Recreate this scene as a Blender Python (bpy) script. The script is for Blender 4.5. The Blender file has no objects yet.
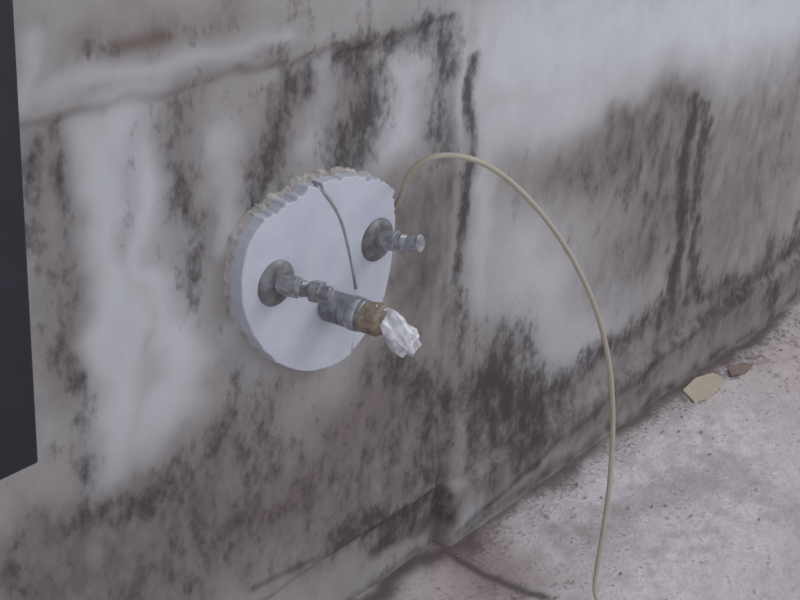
import bpy, bmesh, math, random
import numpy as np
from mathutils import Vector, Matrix, noise
random.seed(7)
sc=bpy.context.scene
sc.view_settings.view_transform='Standard'
# ---------------- camera (metres; wall is the plane y=0, floor z=0)
cam=bpy.data.cameras.new('camera'); co=bpy.data.objects.new('camera',cam); sc.collection.objects.link(co); sc.camera=co
M=Matrix(((.6592,.3171,-.6819),(-.7511,.3209,-.5770),(.0357,.8924,.4498))).to_4x4(); M.translation=Vector((0,-.81,1.027)); co.matrix_world=M
cam.sensor_width=36; cam.lens=56.7; cam.clip_start=.01
# ---------------- stain strokes on the wall: kind+strength  rx rz (mm)  x,z points (mm)
# L pale plaster (wide upper-right stroke also paints in the brighter light), M black mould, B brown damp, D dark lines and patches, with dirt along the wall base, R rust
STAINS="""L0.9 31 29 583,657 583,595 576,512 570,433 564,361; L0.9 32 28 614,667 618,565 636,490 650,431 606,385; L0.8 16 12 838,687 831,644 821,611
L0.9 29 19 958,669 952,628 939,582; L0.6 18 15 711,634 704,558; L0.5 19 16 713,450 732,404; L0.6 10 9 520,775 512,723; L0.4 10 8 523,725 629,722 776,722
L1 168 82 1167,652 1411,621 1628,598 1863,559; L0.8 66 39 1121,568 1241,565 1401,557; L0.6 80 51 1173,388 1251,291 1347,210 1444,239; L0.6 18 12 1083,645 1101,475 1108,342
L0.8 18 14 1086,239 1098,19; M1.1 28 22 801,685 782,655 765,620 742,572; M0.85 23 19 674,679 664,636 658,581 658,512; M1.2 44 32 875,694 898,650 882,612 864,580
M1.1 38 25 903,714 971,708 1005,681; M1.1 30 20 1007,691 1011,637 1006,560; M1.2 11 8 1061,649 1062,569 1065,485 1062,371; M0.85 13 12 540,693 534,636 532,556
M0.9 12 11 517,682 504,636 500,594; M0.85 20 20 510,555 521,474 520,414 528,325; M0.6 14 12 801,745 723,749 640,742 552,743; M0.75 18 13 659,704 727,706 801,701 882,698
M0.9 35 34 711,372 664,336 601,309 532,311; M0.8 37 32 718,381 757,304 728,243; M1.2 38 31 875,110 955,88 1032,78; M0.95 58 44 945,311 1022,223 1028,133
M1.3 92 65 1140,231 1179,169 1252,130; M1.1 57 34 1272,153 1409,154 1546,156 1664,165; M1.3 26 12 1577,481 1594,335 1601,149; M1.2 24 11 1618,476 1640,338 1658,164
M1.1 40 21 1671,142 1848,113 2033,124; M1.1 44 23 1940,144 1963,38; M1 38 19 2038,180 2069,82; M0.8 37 26 1058,360 1084,282 1131,220
M0.7 23 25 452,344 455,288; M0.6 99 56 1450,449 1497,363 1352,446; M0.65 116 100 931,222 801,205 633,219; M0.7 59 38 1135,80 1427,62 1718,88; M0.6 12 11 626,681 600,617 591,564
B1 112 99 1043,200 935,150 771,208 633,219 495,264; B0.8 56 56 703,329 564,282 455,288; B0.95 63 48 993,506 987,410 953,321 967,220; B0.6 45 33 862,657 801,641 749,595
B0.95 138 76 1448,457 1537,367 1487,288; B0.8 67 38 1236,463 1394,477 1548,484; B1 111 62 1135,80 1427,62 1718,88 2055,67; B0.6 22 21 531,670 527,585 516,476
B0.6 27 23 668,672 660,551; B0.5 22 18 563,760 620,750 717,760; B0.75 194 99 1829,421 1825,234; D0.9 11 7 1078,14 1324,53 1655,85 2056,117; D0.7 5 4 725,126 867,103 1052,75
D0.5 8 6 1027,656 1037,431 1045,199 1058,9; D1 18 15 947,62 1025,46 1054,50; D0.9 49 34 1154,195 1229,129; D0.6 27 17 1311,137 1465,140 1671,142; D0.8 16 9 1578,477 1595,351 1603,166
D0.4 43 31 994,487 990,422; D0.3 23 17 884,653 871,594; R0.9 7 6 595,748 646,747; R0.4 48 40 771,221 848,248 929,278; R0.3 104 57 1780,316 1678,227
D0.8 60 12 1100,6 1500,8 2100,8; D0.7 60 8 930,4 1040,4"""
strokes=[]
for it in STAINS.replace('\n',';').split(';'):
    p=it.split()
    strokes.append((p[0][0],float(p[0][1:]),float(p[1])/1000,float(p[2])/1000,[tuple(float(q)/1000 for q in a.split(',')) for a in p[3:]]))
# ---------------- numpy noise
def vn(x,z,s,seed):
    r=np.random.RandomState(seed); G=r.rand(257,257)
    x=x*s+100; z=z*s+100
    xi=np.floor(x).astype(int); zi=np.floor(z).astype(int); fx=x-xi; fz=z-zi
    fx=fx*fx*(3-2*fx); fz=fz*fz*(3-2*fz)
    a=G[xi%256,zi%256];b=G[(xi+1)%256,zi%256];c=G[xi%256,(zi+1)%256];d=G[(xi+1)%256,(zi+1)%256]
    return (a*(1-fx)+b*fx)*(1-fz)+(c*(1-fx)+d*fx)*fz-.5
def fb(x,z,s,seed,o=3):
    t=0;a=1
    for i in range(o): t=t+a*vn(x,z,s*2**i,seed+i); a*=.5
    return t
def sst(a,b,x):
    t=np.clip((x-a)/(b-a),0,1); return t*t*(3-2*t)
def paint(x,z,strokes):
    out={k:np.zeros(len(x)) for k in 'LMBRD'}
    wx=fb(x,z,18,11)*.03; wz=fb(x,z,14,31)*.03
    for ch,st,rx,rz,pts in strokes:
        w=min(1,rz/.014)
        px=(x+wx*w)/rx; pz=(z+wz*w)/rz; best=np.full(len(x),9e9)
        P=[(a/rx,b/rz) for a,b in pts]
        for (ax,az),(bx,bz) in zip(P[:-1],P[1:]):
            dx,dz=bx-ax,bz-az; t=np.clip(((px-ax)*dx+(pz-az)*dz)/(dx*dx+dz*dz+1e-12),0,1)
            best=np.minimum(best,np.hypot(px-ax-t*dx,pz-az-t*dz))
        val=st*(1-sst(.0,1.9,best))
        out[ch]=out[ch]+val-out[ch]*val*.8 if ch in 'B' else np.maximum(out[ch],val)
    return out
def axis(lo,a,b,hi,fine,coarse):
    return np.concatenate([np.arange(lo,a,coarse),np.arange(a,b,fine),np.arange(b,hi+coarse,coarse)])
def grid_mesh(name,U,V,posfn,attrs):
    nu,nv=len(U),len(V)
    uu,vv=np.meshgrid(U,V,indexing='ij'); uu=uu.ravel(); vv=vv.ravel()
    co_=posfn(uu,vv)
    me=bpy.data.meshes.new(name)
    i=np.arange(nu*nv).reshape(nu,nv)
    q=np.stack([i[:-1,:-1],i[1:,:-1],i[1:,1:],i[:-1,1:]],-1).reshape(-1,4)
    me.vertices.add(nu*nv); me.vertices.foreach_set('co',co_.ravel())
    me.loops.add(q.size); me.loops.foreach_set('vertex_index',q.ravel().astype(np.int32))
    me.polygons.add(len(q)); me.polygons.foreach_set('loop_start',np.arange(0,q.size,4,dtype=np.int32))
    me.polygons.foreach_set('loop_total',np.full(len(q),4,dtype=np.int32))
    me.update(calc_edges=True); me.validate()
    for k,arr in attrs(uu,vv).items():
        a=me.attributes.new(k,'FLOAT','POINT'); a.data.foreach_set('value',arr.astype(np.float32))
    me.polygons.foreach_set('use_smooth',np.ones(len(q),dtype=bool))
    o=bpy.data.objects.new(name,me); sc.collection.objects.link(o); return o
# ---------------- node helpers
def newmat(name):
    m=bpy.data.materials.new(name); m.use_nodes=True; nt=m.node_tree
    return m,nt,nt.nodes['Principled BSDF']
def N(nt,t,**k):
    return nt.nodes.new(t)
def math_(nt,op,a,b=None,c=None,clamp=False):
    n=nt.nodes.new('ShaderNodeMath'); n.operation=op; n.use_clamp=clamp
    for i,v in enumerate((a,b,c)):
        if v is None: continue
        if hasattr(v,'is_linked'): nt.links.new(v,n.inputs[i])
        else: n.inputs[i].default_value=v
    return n.outputs[0]
def mix(nt,fac,a,b):
    n=nt.nodes.new('ShaderNodeMix'); n.data_type='RGBA'
    for s,v in ((n.inputs[0],fac),(n.inputs[6],a),(n.inputs[7],b)):
        if hasattr(v,'is_linked'): nt.links.new(v,s)
        else: s.default_value=v
    return n.outputs[2]
def noise_(nt,scale,detail=4,rough=.6,sx=None):
    tc=nt.nodes.get('TC') or N(nt,'ShaderNodeTexCoord'); tc.name='TC'
    n=N(nt,'ShaderNodeTexNoise'); n.inputs['Scale'].default_value=scale; n.inputs['Detail'].default_value=detail; n.inputs['Roughness'].default_value=rough
    if sx:
        mp=N(nt,'ShaderNodeMapping'); mp.inputs['Scale'].default_value=sx; nt.links.new(tc.outputs['Object'],mp.inputs[0]); nt.links.new(mp.outputs[0],n.inputs['Vector'])
    else: nt.links.new(tc.outputs['Object'],n.inputs['Vector'])
    return n.outputs['Fac']
def attr(nt,k):
    n=nt.nodes.new('ShaderNodeAttribute'); n.attribute_name=k; return n.outputs['Fac']
def srgb(r,g,b):
    return tuple(((c/255)/12.92 if c/255<.04045 else ((c/255+.055)/1.055)**2.4) for c in (r,g,b))+(1,)
def simple(name,col,rough=.6,metal=0,var=.15,scale=60,bump=0,col2=None):
    m,nt,p=newmat(name)
    n=noise_(nt,scale); r=N(nt,'ShaderNodeMapRange'); nt.links.new(n,r.inputs[0]); r.inputs[1].default_value=.35; r.inputs[2].default_value=.65
    c2=col2 or tuple(x*(1-2*var) for x in col[:3])+(1,)
    nt.links.new(mix(nt,r.outputs[0],col,c2),p.inputs['Base Color'])
    p.inputs['Roughness'].default_value=rough; p.inputs['Metallic'].default_value=metal
    if bump:
        b=N(nt,'ShaderNodeBump'); b.inputs['Strength'].default_value=.6; b.inputs['Distance'].default_value=bump
        nt.links.new(n,b.inputs['Height']); nt.links.new(b.outputs[0],p.inputs['Normal'])
    return m
# ---------------- wall
def wallmat():
    m,nt,p=newmat('mouldy_plaster')
    big=noise_(nt,9,5,.6); mid=noise_(nt,34,5,.62,(1,1,.6)); fine=noise_(nt,120,4,.65,(1,1,.6))
    c=mix(nt,math_(nt,'MULTIPLY_ADD',big,2.4,-.7,True),srgb(160,156,155),srgb(176,173,173))
    c=mix(nt,math_(nt,'MULTIPLY_ADD',mid,2.5,-1.3,True),c,srgb(142,136,134))
    Lf=math_(nt,'MULTIPLY',attr(nt,'L'),math_(nt,'MULTIPLY_ADD',mid,1.0,.45,True),clamp=True)
    c=mix(nt,Lf,c,srgb(195,197,201))
    Bf=math_(nt,'MULTIPLY',attr(nt,'B'),math_(nt,'MULTIPLY_ADD',mid,1.8,-.05,True),clamp=True)
    c=mix(nt,Bf,c,mix(nt,big,srgb(104,96,92),srgb(124,118,115)))
    c=mix(nt,math_(nt,'MULTIPLY',attr(nt,'R'),.8),c,srgb(116,92,82))
    c=mix(nt,math_(nt,'MULTIPLY',attr(nt,'D'),math_(nt,'MULTIPLY_ADD',mid,2,-.3,True)),c,srgb(70,64,64))
    A=attr(nt,'M')
    c=mix(nt,math_(nt,'MULTIPLY',A,.36,clamp=True),c,srgb(94,90,91))
    t=math_(nt,'MULTIPLY_ADD',A,.27,-.74)
    comb=math_(nt,'ADD',math_(nt,'MULTIPLY',fine,.5),math_(nt,'MULTIPLY',mid,.65))
    mf=math_(nt,'MULTIPLY',math_(nt,'ADD',comb,t),5.0,clamp=True)
    c=mix(nt,math_(nt,'MULTIPLY',mf,.80),c,srgb(68,63,65))
    nt.links.new(c,p.inputs['Base Color']); p.inputs['Roughness'].default_value=.85; p.inputs['Specular IOR Level'].default_value=.25
    b=N(nt,'ShaderNodeBump'); b.inputs['Strength'].default_value=.25; b.inputs['Distance'].default_value=.003
    nt.links.new(math_(nt,'ADD',mid,math_(nt,'MULTIPLY',fine,.3)),b.inputs['Height']); nt.links.new(b.outputs[0],p.inputs['Normal'])
    return m
def wpos(x,z):
    y=fb(x,z,7,71)*.004+fb(x,z,30,81)*.001
    e=fb(x,z,25,91)*.010
    y=y-.007*sst(.696,.710,z+e)*(1-sst(1.02,1.04,x))
    y=y-.004*sst(1.045,1.063,x+e*.6-(z-.1)*-.03)
    y=y-.010*(1-sst(.088,.100,z+e*.7))*sst(1.05,1.06,x)
    y=y+.006*(1-sst(.090,.102,z+e*.7))*(1-sst(1.05,1.06,x))
    y=y+.003*np.exp(-((x-1.05+e*.4)/.008)**2)
    y=np.minimum(y,.02)
    return np.stack([x,y,z],-1)
U=axis(-.6,.35,2.35,3.6,.003,.03); V=axis(-.02,-.02+.001,.95,2.4,.003,.03)
def wat(x,z):
    o=paint(x,z,strokes)
    out=sst(2.15,2.4,x)+sst(.45,.3,x)*(x<.45)+sst(.85,1.0,z)
    g=np.clip(fb(x,z,3,55)*1.2+.25,0,1)*np.clip(out,0,1)
    o['M']=np.maximum(o['M'],g*.7); o['B']=np.maximum(o['B'],g*.7)
    o['M']=np.maximum(o['M'],.28+.45*fb(x,z,10,44)-.4*np.clip(o['L'],0,1))
    o['B']=np.clip(o['B'],0,1); return o
w=grid_mesh('wall_back',U,V,wpos,wat); w.data.materials.append(wallmat())
# ---------------- floor
Fs=[('M',.9,.006,.006,[(1.061,-.012),(1.054,-.07),(1.068,-.162)]),
('D',.95,.007,.007,[(1.061,-.012),(1.054,-.07),(1.068,-.162)]),
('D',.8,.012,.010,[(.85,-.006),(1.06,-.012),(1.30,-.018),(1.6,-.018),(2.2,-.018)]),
('R',.8,.05,.05,[(1.086,-.02),(1.056,-.10)]),
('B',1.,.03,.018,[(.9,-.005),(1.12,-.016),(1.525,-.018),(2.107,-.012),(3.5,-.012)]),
('R',.5,.006,.006,[(1.796,-.07),(1.821,-.08)]),
('B',.35,.03,.03,[(1.2,-.1),(1.5,-.2),(1.45,-.3)]),
('L',1,.13,.10,[(1.25,-.10),(1.58,-.14),(1.43,-.25),(1.18,-.25)]),
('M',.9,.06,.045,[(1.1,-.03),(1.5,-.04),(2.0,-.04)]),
('M',.5,.3,.2,[(1.1,-.2),(1.9,-.2)])]
def fpos(x,y):
    z=fb(x,y,10,17)*.005+fb(x,y,45,27)*.002
    z=z+.004*(1-sst(.0,.03,-y)); return np.stack([x,y,z-.001],-1)
def floormat():
    m,nt,p=newmat('dusty_screed')
    big=noise_(nt,7,5,.6); mid=noise_(nt,40,5,.65); fine=noise_(nt,160,4,.7)
    c=mix(nt,math_(nt,'MULTIPLY_ADD',big,2.6,-.8,True),srgb(198,189,190),srgb(182,170,171))
    c=mix(nt,math_(nt,'MULTIPLY_ADD',mid,4,-2.0,True),c,srgb(154,142,141))
    c=mix(nt,math_(nt,'MULTIPLY',attr(nt,'L'),math_(nt,'MULTIPLY_ADD',mid,5,-2.0,True)),c,srgb(218,213,217))
    c=mix(nt,math_(nt,'MULTIPLY',attr(nt,'B'),.85),c,srgb(104,92,90))
    c=mix(nt,math_(nt,'MULTIPLY',attr(nt,'R'),.8),c,srgb(118,98,92))
    c=mix(nt,math_(nt,'MULTIPLY',attr(nt,'D'),.85),c,srgb(72,62,61))
    t=math_(nt,'MULTIPLY_ADD',attr(nt,'M'),.25,-.735)
    comb=math_(nt,'ADD',math_(nt,'MULTIPLY',fine,.6),math_(nt,'MULTIPLY',mid,.55))
    mf=math_(nt,'MULTIPLY',math_(nt,'ADD',comb,t),6,clamp=True)
    c=mix(nt,math_(nt,'MULTIPLY',mf,.7),c,srgb(98,88,87))
    nt.links.new(c,p.inputs['Base Color']); p.inputs['Roughness'].default_value=.8
    b=N(nt,'ShaderNodeBump'); b.inputs['Strength'].default_value=.5; b.inputs['Distance'].default_value=.005
    nt.links.new(math_(nt,'ADD',mid,math_(nt,'MULTIPLY',fine,.5)),b.inputs['Height']); nt.links.new(b.outputs[0],p.inputs['Normal'])
    return m
fl=grid_mesh('floor',axis(-.6,.75,2.3,3.6,.004,.03),axis(-2.2,-.5,.02,.03,.004,.03),fpos,lambda x,y:paint(x,y,Fs))
fl.data.materials.append(floormat())
# ---------------- object helpers
def emp(name,loc=(0,0,0)):
    e=bpy.data.objects.new(name,None); e.location=loc; e.empty_display_size=.02; sc.collection.objects.link(e); return e
def addm(name,bm,mat,parent=None,smooth=True):
    me=bpy.data.meshes.new(name); bm.normal_update(); bm.to_mesh(me); bm.free()
    for p in me.polygons: p.use_smooth=smooth
    if mat: me.materials.append(mat)
    o=bpy.data.objects.new(name,me); sc.collection.objects.link(o)
    if parent:
        o.parent=parent; o.matrix_parent_inverse=Matrix.Translation(-Vector(parent.location))
    return o
def lathe(name,p0,d,prof,mat,parent,seg=40,smooth=True,jit=0):
    p0=Vector(p0); d=Vector(d).normalized(); a=d.orthogonal().normalized(); b=d.cross(a)
    bm=bmesh.new(); rings=[]
    for t,r in prof:
        rings.append([bm.verts.new(p0+d*t+(a*math.cos(k*2*math.pi/seg)+b*math.sin(k*2*math.pi/seg))*r*(1+random.uniform(-jit,jit))) for k in range(seg)])
    for A,B in zip(rings[:-1],rings[1:]):
        for k in range(seg): bm.faces.new((A[k],A[(k+1)%seg],B[(k+1)%seg],B[k]))
    bm.faces.new(rings[0][::-1]); bm.faces.new(rings[-1])
    o=addm(name,bm,mat,parent,smooth)
    if smooth:
        for p in o.data.polygons:
            if len(p.vertices)>4: p.use_smooth=False
        mod=o.modifiers.new('es','EDGE_SPLIT'); mod.split_angle=math.radians(38)
    return o
steel=simple('dull_chrome',srgb(182,184,188),.35,.55,.12,90,.0004,srgb(130,130,135))
steel_d=simple('grimy_rosette_metal',srgb(136,136,140),.5,.4,.2,80,.0004,srgb(100,98,100))
body=simple('valve_body_metal',srgb(156,158,162),.42,.45,.2,70,.0004,srgb(118,118,121))
brass=simple('tarnished_brass',srgb(158,143,124),.6,.2,.2,120,.0006,srgb(118,106,96))
foam=simple('white_foam_board',srgb(196,199,210),.75,0,.04,30,.0006,srgb(187,190,202))
plaster=simple('raw_plaster',srgb(186,181,178),.9,0,.1,60,.003,srgb(156,150,147))
# ---------------- foam disc
out=[(.8187,.5800),(.850,.577),(.8750,.568),(.8947,.561),(.9187,.5436),(.9235,.515),(.923,.485),(.918,.450),(.9088,.420),(.893,.398),(.8707,.380),(.852,.373),(.8327,.371),(.81,.374),(.7885,.3806),(.762,.396),(.740,.4164),(.722,.442),(.7085,.472),(.703,.5035),(.7105,.542),(.732,.5636),(.752,.570),(.768,.574),(.795,.580)]
disc=emp('foam_cover_disc',(.812,-.01,.472))
def catmull(P,n,closed=True):
    R=[];L=len(P)
    for i in range(L):
        a,b,c,d=[Vector(P[(i+k)%L]) for k in (-1,0,1,2)]
        for j in range(n):
            t=j/n; R.append(.5*((2*b)+(c-a)*t+(2*a-5*b+4*c-d)*t*t+(3*b-a-3*c+d)*t**3))
    return R
ol=catmull(out,8)
cx,cz=.812,.472
ol2=[]
for i,p in enumerate(ol):
    v=p-Vector((cx,cz)); ang=math.atan2(v.y,v.x)
    jag=.006 if (.35<ang<2.3) else .0012
    k=1+ (noise.noise(Vector((i*.9,0,0)))*jag*.6+noise.noise(Vector((i*.3,3,0)))*jag)/.105
    ol2.append(Vector((cx,cz))+v*k*.99)
slit=[(.8060,.600),(.811,.5703),(.8337,.5459),(.846,.5098),(.8558,.4732),(.860,.452),(.8600,.42),(.858,.36)]
def slx(z):
    for (x0,z0),(x1,z1) in zip(slit[:-1],slit[1:]):
        if z1<=z<=z0: return x0+(x1-x0)*(z0-z)/(z0-z1)
    return .806 if z>.6 else .858
def slab(name,side,y0,y1,mat):
    bm=bmesh.new()
    idx=[i for i,p in enumerate(ol2) if (p.x-slx(p.y))*side>.0008]
    st=0
    for k in range(len(idx)):
        if (idx[k]-idx[k-1])%len(ol2)!=1: st=k
    pts=[ol2[idx[(st+k)%len(idx)]] for k in range(len(idx))]
    a,b=pts[-1],pts[0]
    n=14
    for k in range(1,n):
        z=a.y+(b.y-a.y)*k/n; pts.append(Vector((slx(z)+side*.0008+noise.noise(Vector((z*200,side,0)))*.0006,z)))
    top=[bm.verts.new((p.x,y1,p.y)) for p in pts]; fc=bm.faces.new(top)
    r=bmesh.ops.extrude_face_region(bm,geom=[fc]); 
    for v in [g for g in r['geom'] if isinstance(g,bmesh.types.BMVert)]: v.co.y=y0
    bmesh.ops.recalc_face_normals(bm,faces=bm.faces)
    o=addm(name,bm,mat,disc,False)
    be=o.modifiers.new('b','BEVEL'); be.width=.0012; be.segments=2; be.limit_method='ANGLE'; be.angle_limit=math.radians(60)
    return o
slab('large_half',-1,.002,-.021,foam)
slab('small_half',1,.002,-.0185,foam)
def tube(name,pts,r,mat,parent=None,res=6):
    cu=bpy.data.curves.new(name,'CURVE'); cu.dimensions='3D'; cu.bevel_depth=r; cu.bevel_resolution=res; cu.use_fill_caps=True
    s=cu.splines.new('NURBS'); s.points.add(len(pts)-1); s.use_endpoint_u=True; s.order_u=4
    for q,p in zip(s.points,pts): q.co=(*p,1)
    cu.resolution_u=16; cu.materials.append(mat)
    o=bpy.data.objects.new(name,cu); sc.collection.objects.link(o)
    if parent: o.parent=parent; o.matrix_parent_inverse=Matrix.Translation(-Vector(parent.location))
    return o
seam=simple('slit_line_grey',srgb(152,149,152),.8,0,.12,150,.0006)
tube('slit_line',[(.803,-.0185,.580),(.812,-.020,.571),(.8337,-.020,.546),(.846,-.020,.51),(.8558,-.020,.473),(.862,-.020,.45)],.0021,seam,disc)  # added grey cord that draws the gap line between the disc halves
# broken plaster rim
bm=bmesh.new(); n=150; rings=[]
for k in range(n):
    p=ol2[int(k*len(ol2)/n)]; v=p-Vector((cx,cz)); ang=math.atan2(v.y,v.x)
    wd=.0025+.004*noise.noise(Vector((k*.35,1,0)))+.002*max(0,math.sin(ang*1.0-.4))
    h=-.003-.005*abs(noise.noise(Vector((k*.5,9,0))))-.003*max(0,math.sin(ang-.5))
    vn_=v.normalized(); ring=[]
    for (d,hh) in ((-.006,.004),(-.003,h),(wd*.5,h*.8+random.uniform(-.002,.002)),(wd,h*.2),(wd+.002,.006)):
        q=p+vn_*d; ring.append(bm.verts.new((q.x+random.uniform(-.0008,.0008),hh,q.y+random.uniform(-.0008,.0008))))
    rings.append(ring)
for k in range(n):
    A,B=rings[k],rings[(k+1)%n]
    for j in range(4): bm.faces.new((A[j],A[j+1],B[j+1],B[j]))
bmesh.ops.recalc_face_normals(bm,faces=bm.faces)
addm('broken_plaster_rim',bm,plaster,disc,False)
# ---------------- stub pipes
def stub(name,base,end,kind):
    e=emp(name,base)
    bx,by,bz=base
    lathe('rosette',(bx,by,bz),(0,-1,0),[(-.001,.0235),(.0015,.0235),(.004,.021),(.0055,.016),(.006,.010)],steel_d,e)
    d=Vector(end)-Vector(base); L=d.length
    lathe('threaded_body',base,d,[(.004,.0095),(.012,.0095),(.0125,.0105),(.024,.0105),(.0245,.009),(.03,.0085)],steel,e)
    th=[]
    t=.028
    while t<L-.012:
        th+= [(t,.0068),(t+.0007,.0076),(t+.0014,.0068)]; t+=.0018
    lathe('thread',base,d,[(.02,.0068)]+th+[(L-.01,.0068)],steel,e)
    if kind=='open':
        lathe('end_nipple',base,d,[(L-.014,.0072),(L-.012,.0088),(L,.0092),(L+.001,.0082)],steel,e,seg=32)
    else:
        lathe('hex_nut',base,d,[(L-.016,.0105),(L-.015,.0112),(L-.005,.0112),(L-.004,.0105)],steel,e,seg=6,smooth=False)
        lathe('end_nipple',base,d,[(L-.006,.0075),(L+.004,.0078),(L+.005,.007)],steel,e)
    return e
stub('pipe_stub',(.748,-.0205,.4955),(.765,-.072,.4965),'hex')
stub('pipe_stub',(.8945,-.0185,.4947),(.905,-.068,.503),'open')
# ---------------- centre valve with wrapped end
v=emp('shower_valve',(.820,-.02,.446))
b0=Vector((.8197,-.019,.446)); dv=(Vector((.834,-.088,.446))-b0).normalized()
lathe('valve_body',b0,dv,[(0,.0150),(.004,.0165),(.020,.0165),(.0205,.0155),(.0225,.0155),(.023,.0168),(.045,.0168),(.046,.0158)],body,v)
lathe('highlight_ring',b0,dv,[(.030,.0172),(.031,.0178),(.040,.0178),(.041,.0172)],steel,v)  # lighter metal ring standing in for the highlight on the valve body
lathe('brass_ring',b0,dv,[(.045,.0150),(.047,.0165),(.053,.0158),(.056,.0172),(.064,.0165),(.067,.013),(.071,.012)],brass,v,seg=28,jit=.05)
bm=bmesh.new(); bmesh.ops.create_icosphere(bm,subdivisions=3,radius=1)
cp=b0+dv*.080+Vector((.006,0,-.009))
ax=(dv*.6+Vector((.30,0,-.95))).normalized(); sd=ax.cross(Vector((0,1,0))).normalized(); s2=ax.cross(sd)
for q in bm.verts:
    p=q.co.copy(); k=1+.42*noise.noise(p*1.6)+.20*noise.noise(p*3.2+Vector((5,5,5)))
    t=p.z; fl_=.9+.2*t
    q.co=cp+ax*(t*.0285*k)+sd*(p.x*.0170*k*fl_)+s2*(p.y*.013*k*fl_)
foil=simple('crumpled_white_tape',srgb(222,223,228),.4,.1,.1,110,.001,srgb(172,172,178))
addm('tape_wrap',bm,foil,v,False)
# ---------------- thin hose
hose_m=simple('yellowed_plastic_hose',srgb(198,191,175),.35,0,.04,40)
T=[(.943,.012,.495),(.941,-.008,.517),(.931,-.02,.546),(.922,-.04,.576),(.94,-.06,.590),(.984,-.08,.577),(1.031,-.1,.537),(1.087,-.12,.47),(1.125,-.14,.4),(1.150,-.155,.331),(1.161,-.17,.251),(1.143,-.19,.154),(1.121,-.2,.073),(1.108,-.204,.02),(1.10,-.215,.0035),(1.07,-.26,.0035),(1.0,-.32,.0035)]
ho=tube('plastic_hose',T,.0030,hose_m)
pb=hose_m.node_tree.nodes['Principled BSDF']; pb.inputs['Transmission Weight'].default_value=.25; pb.inputs['IOR'].default_value=1.3
# ---------------- wall cabinet (dark, hanging out of plumb)
cabm=simple('dark_navy_laminate',srgb(38,35,46),.55,0,.1,20)
cb=emp('wall_cabinet',(.16,-.03,.9))
def box(name,a,b,mat,parent,bev=.002):
    bm=bmesh.new(); bmesh.ops.create_cube(bm,size=1)
    for q in bm.verts:
        q.co=Vector([(a[i]+b[i])/2+q.co[i]*(b[i]-a[i]) for i in range(3)])
        q.co.x+=(q.co.z-.443)*.055
    o=addm(name,bm,mat,parent,False); m_=o.modifiers.new('b','BEVEL'); m_.width=bev; m_.segments=2; return o
box('carcass',(-.15,-.035,.443),(.459,-.004,1.35),cabm,cb)
box('door_panel',(-.147,-.052,.446),(.153,-.036,1.347),cabm,cb)
box('door_panel',(.156,-.052,.446),(.456,-.036,1.347),cabm,cb)
# ---------------- debris
def chip(name,cx_,cy_,pts,h,mat,rot=0,z=.001):
    bm=bmesh.new(); vs=[]
    for x,y in pts:
        vs.append(bm.verts.new((cx_+x*math.cos(rot)-y*math.sin(rot),cy_+x*math.sin(rot)+y*math.cos(rot),z)))
    fc=bm.faces.new(vs); r=bmesh.ops.extrude_face_region(bm,geom=[fc])
    for q in [g for g in r['geom'] if isinstance(g,bmesh.types.BMVert)]: q.co.z+=h*random.uniform(.8,1.2)
    bmesh.ops.recalc_face_normals(bm,faces=bm.faces)
    return addm(name,bm,mat,None,False)
cream=simple('cream_tile_chip',srgb(194,182,164),.7,0,.06,60,.001)
brn=simple('brown_chip',srgb(142,124,117),.8,0,.1,60,.001)
chip('cream_plaster_chip',1.665,-.048,[(-.052,-.012),(-.02,-.022),(.045,-.018),(.055,.008),(.02,.022),(-.03,.020)],.003,cream,.05)
chip('brown_plaster_chip',1.765,-.062,[(-.03,-.006),(0,-.014),(.03,-.004),(.02,.012),(-.018,.010)],.003,brn,-.2)
bm=bmesh.new()
for k in range(110):
    x=random.uniform(.95,2.2); y=-abs(random.gauss(0,.10))-.03
    if random.random()<.4: y=random.uniform(-.5,-.03)
    r=random.uniform(.0008,.0024)
    mt=Matrix.Translation((x,y,.001+r*.3))@Matrix.Rotation(random.random()*6,4,'Z')@Matrix.Diagonal((r*random.uniform(.8,1.8),r,r*.7,1))
    bmesh.ops.create_icosphere(bm,subdivisions=1,radius=1,matrix=mt)
addm('plaster_crumbs',bm,simple('crumb_plaster',srgb(175,160,155),.9,0,.2,50,0,srgb(125,112,108)),None,False)
# ---------------- light
wd=bpy.data.worlds.new('world'); sc.world=wd; wd.use_nodes=True
bg=wd.node_tree.nodes['Background']; bg.inputs[0].default_value=(.92,.935,1,1); bg.inputs[1].default_value=.78
def area(name,loc,target,size,power,col):
    l=bpy.data.lights.new(name,'AREA'); l.energy=power; l.size=size; l.color=col
    o=bpy.data.objects.new(name,l); o.location=loc; o.rotation_euler=(Vector(target)-Vector(loc)).to_track_quat('-Z','Y').to_euler(); sc.collection.objects.link(o)
area('soft_area_light',(2.4,-1.3,1.9),(1.4,0,.5),1.0,15,(.92,.95,1))  # soft lamp added to brighten the upper right of the wall
